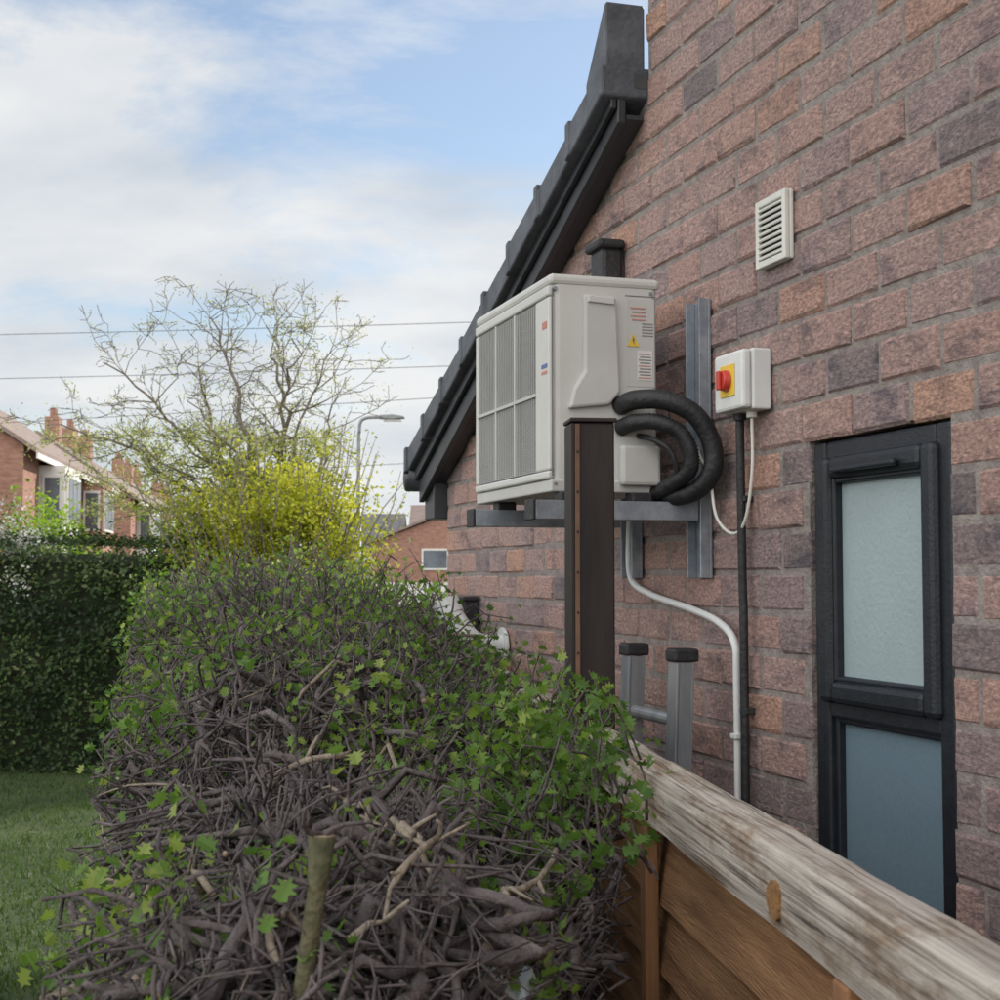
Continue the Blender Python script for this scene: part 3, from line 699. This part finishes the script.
TR=empty('budding_tree',(-2.1,13.6,0)); OFF[TR.name]=(-2.1,13.6,0)
T=Tubes(); buds=[]
def limb(P0,tg,r0,depth,sag=.0):
    P0=Vector(P0);tg=Vector(tg); L=(tg-P0).length; seg=max(4,int(L/.14)); pts=[P0]
    side=Vector((random.gauss(0,1),random.gauss(0,1),random.gauss(0,.4)))*L*.08
    for k in range(1,seg+1):
        t=k/seg; q=P0.lerp(tg,t)+side*math.sin(t*math.pi)+Vector((0,0,1))*math.sin(t*math.pi)*L*sag
        q+=Vector((random.gauss(0,1),random.gauss(0,1),random.gauss(0,1)))*.028*min(L,1.2); pts.append(q)
    rad=[max(.0030,r0*(1-.8*k/seg)) for k in range(seg+1)]
    T.add(pts,rad,6 if r0>.02 else 4,0,cap=False)
    D=(tg-P0).normalized()
    if depth>0:
        nb=int(L/(.14 if depth>1 else .09))+1
        for _ in range(nb):
            k=random.randint(max(1,seg//5),seg)
            dd=(D*.7+Vector((random.gauss(0,.75),random.gauss(0,.75),random.gauss(.05,.5)))).normalized()
            l=U(.2,.48)*L*(.8 if depth>1 else .75); l=max(.12,min(l,.62))
            limb(pts[k],pts[k]+dd*l,rad[k]*.55,depth-1)
    if depth<=1:
        for q in pts[1:]:
            pr=.45+.5*max(0,(3.3-q.z))+.25*max(0,q.x+2.6)
            if R()<pr: buds.append(q)
base=Vector((-1.75,13.6,0)); crotch=Vector((-2.1,13.6,1.75))
T.add(catmull([base,(-1.85,13.6,.7),(-2.0,13.6,1.25),crotch],5),[.09-.002*i for i in range(16)],10,0)
for tg,r,dp in(((-4.0,13.3,3.1),.045,3),((-3.55,13.1,3.65),.045,3),((-3.0,13.9,3.8),.05,3),((-2.65,13.4,4.15),.05,3),((-2.25,13.9,4.1),.045,3),((-1.85,13.2,3.9),.042,3),((-1.55,13.7,3.4),.035,2),((-3.9,13.8,2.55),.035,2),((-3.3,13.2,2.9),.04,3),((-1.6,13.4,2.9),.03,2),((-2.8,13.0,3.3),.035,3),((-1.5,13.2,3.85),.035,2),((-3.1,13.6,2.4),.03,2)):
    limb(crotch+Vector((random.gauss(0,.05),0,U(-.3,.15))),tg,r*.75,dp,.07)
T.make('trunk_and_limbs',[M['treebark']],TR)
bp=[];bs=[]
for q in buds:
    low=q.z<3.1
    for _ in range(5 if low else 2): bp.append((q.x+random.gauss(0,.035),q.y+random.gauss(0,.035),q.z+random.gauss(0,.035)))
if len(bp)>42000: bp=random.sample(bp,42000)
bs=[U(.018,.042) if p[2]<3.1 else U(.014,.03) for p in bp]
leaves('buds',bp,np.array(bs),M['leaf_bud'],TR)

# ================================================================ GROUND
def sheet(name,pts,z,m,parent=None):
    return obj(name,[(x,y,z) for x,y in pts],[tuple(range(len(pts)))],m,parent)
sheet('ground',[(-900,-300),(900,-300),(900,1500),(-900,1500)],0,M['ground'])
sheet('lawn',[(-12,-6),(.3,-6),(-.3,5),(-.2,14.3),(-12,14.3)],.004,M['lawn'])
n=24000
vs=[];fs=[]
for i in range(n):
    y=U(4.8,12.8); x=U(-.42,-.20)*y; h=U(.02,.06)*(1+.8*noise.noise(Vector((x*2,y*2,0)))); a=U(0,6.3); w=.004; lx,ly=random.gauss(0,.02),random.gauss(0,.02)
    b=len(vs); vs+=[(x-w*math.cos(a),y-w*math.sin(a),.004),(x+w*math.cos(a),y+w*math.sin(a),.004),(x+lx,y+ly,h)]; fs.append((b,b+1,b+2))
obj('grass',vs,fs,M['blade'],None,rnd=np.random.rand(n))
dx,dy=-.134,.991
def fac(y): return -7.2-.135*y
sheet('cross_road',[(-90,17.5),(90,17.5),(90,23.5),(-90,23.5)],.008,M['asphalt'])
box('pavement',(-90,90),(15.6,17.498),(0,.12),M['paving'])
def strip(name,o0,o1,z0,z1,m,ya=25,yb=260):
    v=[(fac(ya)+o0,ya,z0),(fac(ya)+o1,ya,z0),(fac(yb)+o1,yb,z0),(fac(yb)+o0,yb,z0)]; v+=[(a,b,z1) for a,b,_ in v]
    if z1-z0<.02: return obj(name,v[4:],[(0,1,2,3)],m)
    return obj(name,v,[(3,2,1,0),(4,5,6,7),(0,1,5,4),(1,2,6,5),(2,3,7,6),(3,0,4,7)],m)
strip('road',10,16,0,.012,M['asphalt'],23.502)
strip('pavement.001',8,9.998,0,.12,M['paving'])
strip('pavement.002',16.002,18,0,.12,M['paving'])

# ================================================================ DISTANT HOUSES
def house(name,loc,rz,L,D,eh,rh,wallm,roofm,bays=(),chim=()):
    E=empty(name,loc,rz)
    box('walls',(0,L),(0,D),(0,eh),wallm,E)
    prism_x('gables',[(0.003,eh),(D-.003,eh),(D/2,eh+rh-.05)],.003,L-.003,wallm,E)
    t=.12; ov=.35; sl=rh/(D/2)
    for sgn,nm in((0,'roof_front'),(1,'roof_back')):
        y0=-ov if sgn==0 else D+ov; ym=D/2; ze=eh-ov*sl
        v=[(-.25,y0,ze+.03),(L+.25,y0,ze+.03),(L+.25,ym,eh+rh+.03),(-.25,ym,eh+rh+.03)]; v+=[(a,b,c+t) for a,b,c in v]
        obj(nm,v,[(3,2,1,0),(4,5,6,7),(0,1,5,4),(1,2,6,5),(2,3,7,6),(3,0,4,7)],roofm,E)
    box('fascia',(-.2,L+.2),(-ov-.05,-ov),(eh-ov*sl-.12,eh-ov*sl+.03),M['render'],E)
    for i,x in enumerate(chim):
        box('chimney_%d'%i,(x-.45,x+.45),(D/2-.3,D/2+.3),(eh+rh-.4,eh+rh+1.1),wallm,E)
        for k in(-.22,.22): cyl('chimney_pot_%d_%d'%(i,k*100),(x+k,D/2,eh+rh+1.1),(x+k,D/2,eh+rh+1.5),.13,M['housebrick'],E,10)
    def win(nm,x0,x1,z0,z1,y=0):
        box(nm+'_frame',(x0,x1),(y-.06,y+.02),(z0,z1),M['render'],E)
        nn=3 if x1-x0>1.5 else 2; w=(x1-x0-.08*(nn+1))/nn
        for k in range(nn):
            a=x0+.08+k*(w+.08); box('%s_glass_%d'%(nm,k),(a,a+w),(y-.075,y-.062),(z0+.08,z1-.08),M['farglass'],E)
    for i,x in enumerate(bays):
        if eh>4:
            box('bay_%d'%i,(x,x+2.4),(-.7,-.002),(0,eh-.35),M['render'] if i%2==0 else wallm,E)
            win('bay_up_%d'%i,x+.1,x+2.3,eh-1.9,eh-.6,-.71); win('bay_low_%d'%i,x+.1,x+2.3,.9,2.2,-.71)
            win('window_%d'%i,x+3.2,x+4.3,eh-1.8,eh-.7); win('window_low_%d'%i,x+3.2,x+4.3,1.0,2.1)
            box('bay_side_frame_%d'%i,(x-.05,x+.02),(-.62,-.1),(eh-1.9,eh-.6),M['render'],E); box('bay_side_glass_%d'%i,(x-.065,x-.052),(-.55,-.17),(eh-1.82,eh-.68),M['farglass'],E)
        else: win('window_%d'%i,x,x+1.6,eh-1.5,eh-.35)
    if eh>4:
        for i,(y0,y1) in enumerate([(1.2,2.4),(D-2.6,D-1.4)]):
            box('end_window_%d'%i,(-.06,.02),(y0,y1),(eh-1.9,eh-.7),M['render'],E); box('end_glass_%d'%i,(-.075,-.062),(y0+.1,y1-.1),(eh-1.8,eh-.8),M['farglass'],E)
    return E
hr=math.atan2(dy,dx)
for k,(ya,L) in enumerate(((37,16.5),(60,16),(82,16),(104,16),(126,16))):
    house('brick_house.%03d'%(k+1),(fac(ya),ya,0),hr,L,7.5,5.1,2.5,M['housebrick'],M['farroof'],bays=(2.2,9.6),chim=(3.6,8.2,13))
house('white_house',(fac(37)+.4,24.0,0),hr,11,8,5.2,2.4,M['render'],M['farroof'],bays=(3,),chim=(5,))
house('brick_bungalow',(-5.8,95,0),0,14,7,4.3,2.2,M['housebrick'],M['farroof'],bays=(.8,4.6,8.5),chim=(10,))
house('grey_roof_house',(-10.4,88,0),0,4.2,7,3.2,2.4,M['render'],M['greyroof'],bays=(1,))
GHs=house('gable_brick_house',(1.0,74,0),math.pi/2,10,7.5,3.5,1.5,M['housebrick'],M['farroof'])
box('front_window',(-.06,.02),(3.6,5.0),(2.1,3.2),M['render'],GHs); box('front_window_glass',(-.075,-.062),(3.7,4.9),(2.2,3.1),M['farglass'],GHs)
box('garden_wall',(-7,6),(50,50.25),(0,1.55),M['render'])
DT=empty('distant_trees',(0,130,0)); OFF[DT.name]=(0,130,0)
T=Tubes()
P=[];rn=[]
for i in range(46):
    x=U(-75,60);y=U(120,170);h=U(5,11)
    T.add([(x,y,0),(x+U(-.5,.5),y,h*.6)],[.3,.12],5,0)
    for k in range(12):
        a=(x+U(-.3,.3),y,h*U(.3,.6)); b=(x+random.gauss(0,h*.22),y+U(-1,1),h*U(.7,1.05)); T.add([a,b],[.1,.03],4,0)
    for k in range(240):
        P.append((x+random.gauss(0,h*.20),y+random.gauss(0,1.5),h*(.62+random.gauss(0,.17))));rn.append(R())
T.make('trunks',[M['treebark']],DT)
P=[(a,b,max(.2,c)) for a,b,c in P]
leaves('crowns',P,np.random.uniform(.25,.6,len(P)),M['far_leaf'],DT,rnd=rn)

SL=empty('street_lamp',(-3.80,39,0))
T=Tubes()
T.add([(0,0,.12),(0,0,1.2),(0,0,1.25),(.0,0,5.6)],[.10,.10,.075,.06],12,0)
T.add(catmull([(0,0,5.6),(.03,0,5.9),(.2,0,6.02),(.6,0,6.04)],5),.045,10,0)
T.make('column_and_arm',[M['lamp']],SL)
prism_y('lamp_head',[(.5,6.0),(.55,6.09),(.9,6.11),(1.22,6.06),(1.24,6.01),(.9,5.96)],-.13,.13,M['lamp'],SL,.03)
box('lamp_lens',(.65,1.15),(-.10,.10),(5.93,5.965),M['render'],SL,.01)
OC=empty('overhead_cable',(0,40,0))
T=Tubes()
for (za,zb_,ya,yb,sag) in((8.2,9.9,0,-2,.4),(7.1,9.2,1,0,.45),(5.6,8.6,4,-4,.3),(4.3,7.1,10,2,.2)):
    T.add([(-32+64*k/24,ya+(yb-ya)*k/24,za+(zb_-za)*k/24-sag*4*(k/24)*(1-k/24)) for k in range(25)],.009,4,0)
T.make('cables',[M['cable']],OC)
for i,x in enumerate((-32,32)):
    cyl('pole_%d'%i,(x,4 if i==0 else -1.5,0),(x,4 if i==0 else -1.5,9.8),.14,M['treebark'],OC,10,.10)

# ================================================================ WORLD, SUN, CAMERA
D=Vector((.72,.69,0)).normalized(); el=math.radians(28); Dv=Vector((D.x*math.cos(el),D.y*math.cos(el),math.sin(el)))
w=bpy.data.worlds.new('World'); scene.world=w; w.use_nodes=True
t=w.node_tree;N=t.nodes;L=t.links; bg=N['Background']; bg.inputs['Strength'].default_value=.15
sk=N.new('ShaderNodeTexSky'); sk.sky_type='NISHITA'; sk.sun_disc=False; sk.sun_elevation=el; sk.sun_rotation=math.atan2(D.x,D.y); sk.air_density=1; sk.dust_density=.6; sk.ozone_density=1.2
tc=N.new('ShaderNodeTexCoord'); sx=N.new('ShaderNodeSeparateXYZ'); L.new(tc.outputs['Generated'],sx.inputs[0])
def mth(op,a,b=None):
    m=N.new('ShaderNodeMath'); m.operation=op
    for i,v in enumerate((a,b)):
        if v is None: continue
        if isinstance(v,(int,float)): m.inputs[i].default_value=v
        else: L.new(v,m.inputs[i])
    return m.outputs[0]
zz_=mth('MAXIMUM',mth('ADD',sx.outputs['Z'],.22),.05)
cb=N.new('ShaderNodeCombineXYZ'); L.new(mth('DIVIDE',sx.outputs['X'],zz_),cb.inputs[0]); L.new(mth('DIVIDE',sx.outputs['Y'],zz_),cb.inputs[1])
mp=N.new('ShaderNodeMapping'); mp.inputs['Location'].default_value=(5.3,2.4,0); mp.inputs['Rotation'].default_value=(0,0,.5); mp.inputs['Scale'].default_value=(.8,1.0,1); L.new(cb.outputs[0],mp.inputs[0])
n1=N.new('ShaderNodeTexNoise'); n1.inputs['Scale'].default_value=1.4; n1.inputs['Detail'].default_value=12; n1.inputs['Roughness'].default_value=.62; n1.inputs['Distortion'].default_value=.45; L.new(mp.outputs[0],n1.inputs['Vector'])
hm=N.new('ShaderNodeMapRange'); hm.inputs['From Min'].default_value=0; hm.inputs['From Max'].default_value=.34; hm.inputs['To Min'].default_value=.20; hm.inputs['To Max'].default_value=-.02; L.new(sx.outputs['Z'],hm.inputs['Value'])
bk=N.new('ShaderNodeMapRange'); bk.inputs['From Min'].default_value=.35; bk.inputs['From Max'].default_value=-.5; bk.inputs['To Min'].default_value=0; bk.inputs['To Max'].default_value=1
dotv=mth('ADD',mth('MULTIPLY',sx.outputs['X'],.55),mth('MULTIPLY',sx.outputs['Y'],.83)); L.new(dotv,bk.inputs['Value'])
cov=mth('ADD',mth('ADD',n1.outputs['Fac'],hm.outputs[0]),mth('MULTIPLY',bk.outputs[0],.25))  # extra cloud cover added out of view behind the camera to light the wall
cr=N.new('ShaderNodeValToRGB'); cr.color_ramp.elements[0].position=.44; cr.color_ramp.elements[0].color=(.10,.10,.10,1); cr.color_ramp.elements[1].position=.60; cr.color_ramp.elements[1].color=(.96,.96,.96,1); L.new(cov,cr.inputs[0])
n2=N.new('ShaderNodeTexNoise'); n2.inputs['Scale'].default_value=2.4; n2.inputs['Detail'].default_value=8; L.new(mp.outputs[0],n2.inputs['Vector'])
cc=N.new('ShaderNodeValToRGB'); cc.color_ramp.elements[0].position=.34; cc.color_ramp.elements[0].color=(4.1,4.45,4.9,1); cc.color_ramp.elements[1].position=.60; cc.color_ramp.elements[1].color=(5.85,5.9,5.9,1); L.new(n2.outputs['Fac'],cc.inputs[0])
back_fill_gain=mth('ADD',mth('MULTIPLY',bk.outputs[0],1.6),1.0)  # unseen clouds behind the camera brightened to lift the shaded wall
wt=N.new('ShaderNodeMixRGB'); wt.blend_type='MULTIPLY'; L.new(bk.outputs[0],wt.inputs[0]); L.new(cc.outputs[0],wt.inputs[1]); wt.inputs[2].default_value=(1.04,.99,.94,1)  # warm tint added to those unseen clouds to warm the wall's light
vm=N.new('ShaderNodeVectorMath'); vm.operation='SCALE'; L.new(wt.outputs[0],vm.inputs[0]); L.new(back_fill_gain,vm.inputs['Scale'])
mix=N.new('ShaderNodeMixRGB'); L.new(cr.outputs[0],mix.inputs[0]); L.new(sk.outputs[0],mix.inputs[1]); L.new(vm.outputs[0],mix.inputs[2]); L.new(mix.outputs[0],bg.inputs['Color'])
sl=bpy.data.lights.new('sun','SUN'); sl.energy=4.8; sl.angle=math.radians(.5); sl.color=(1,.92,.80)
so=bpy.data.objects.new('sun',sl); so.rotation_euler=Dv.to_track_quat('Z','Y').to_euler(); so.location=(10,10,20); scene.collection.objects.link(so)
cam=bpy.data.cameras.new('camera'); co=bpy.data.objects.new('camera',cam); scene.collection.objects.link(co)
cam.sensor_width=36; cam.lens=52.2; cam.clip_start=.05; cam.clip_end=3000
co.location=(0,0,1.7); co.rotation_euler=(math.radians(93.08),0,0)
cam.dof.use_dof=True; cam.dof.focus_distance=2.6; cam.dof.aperture_fstop=18
scene.camera=co
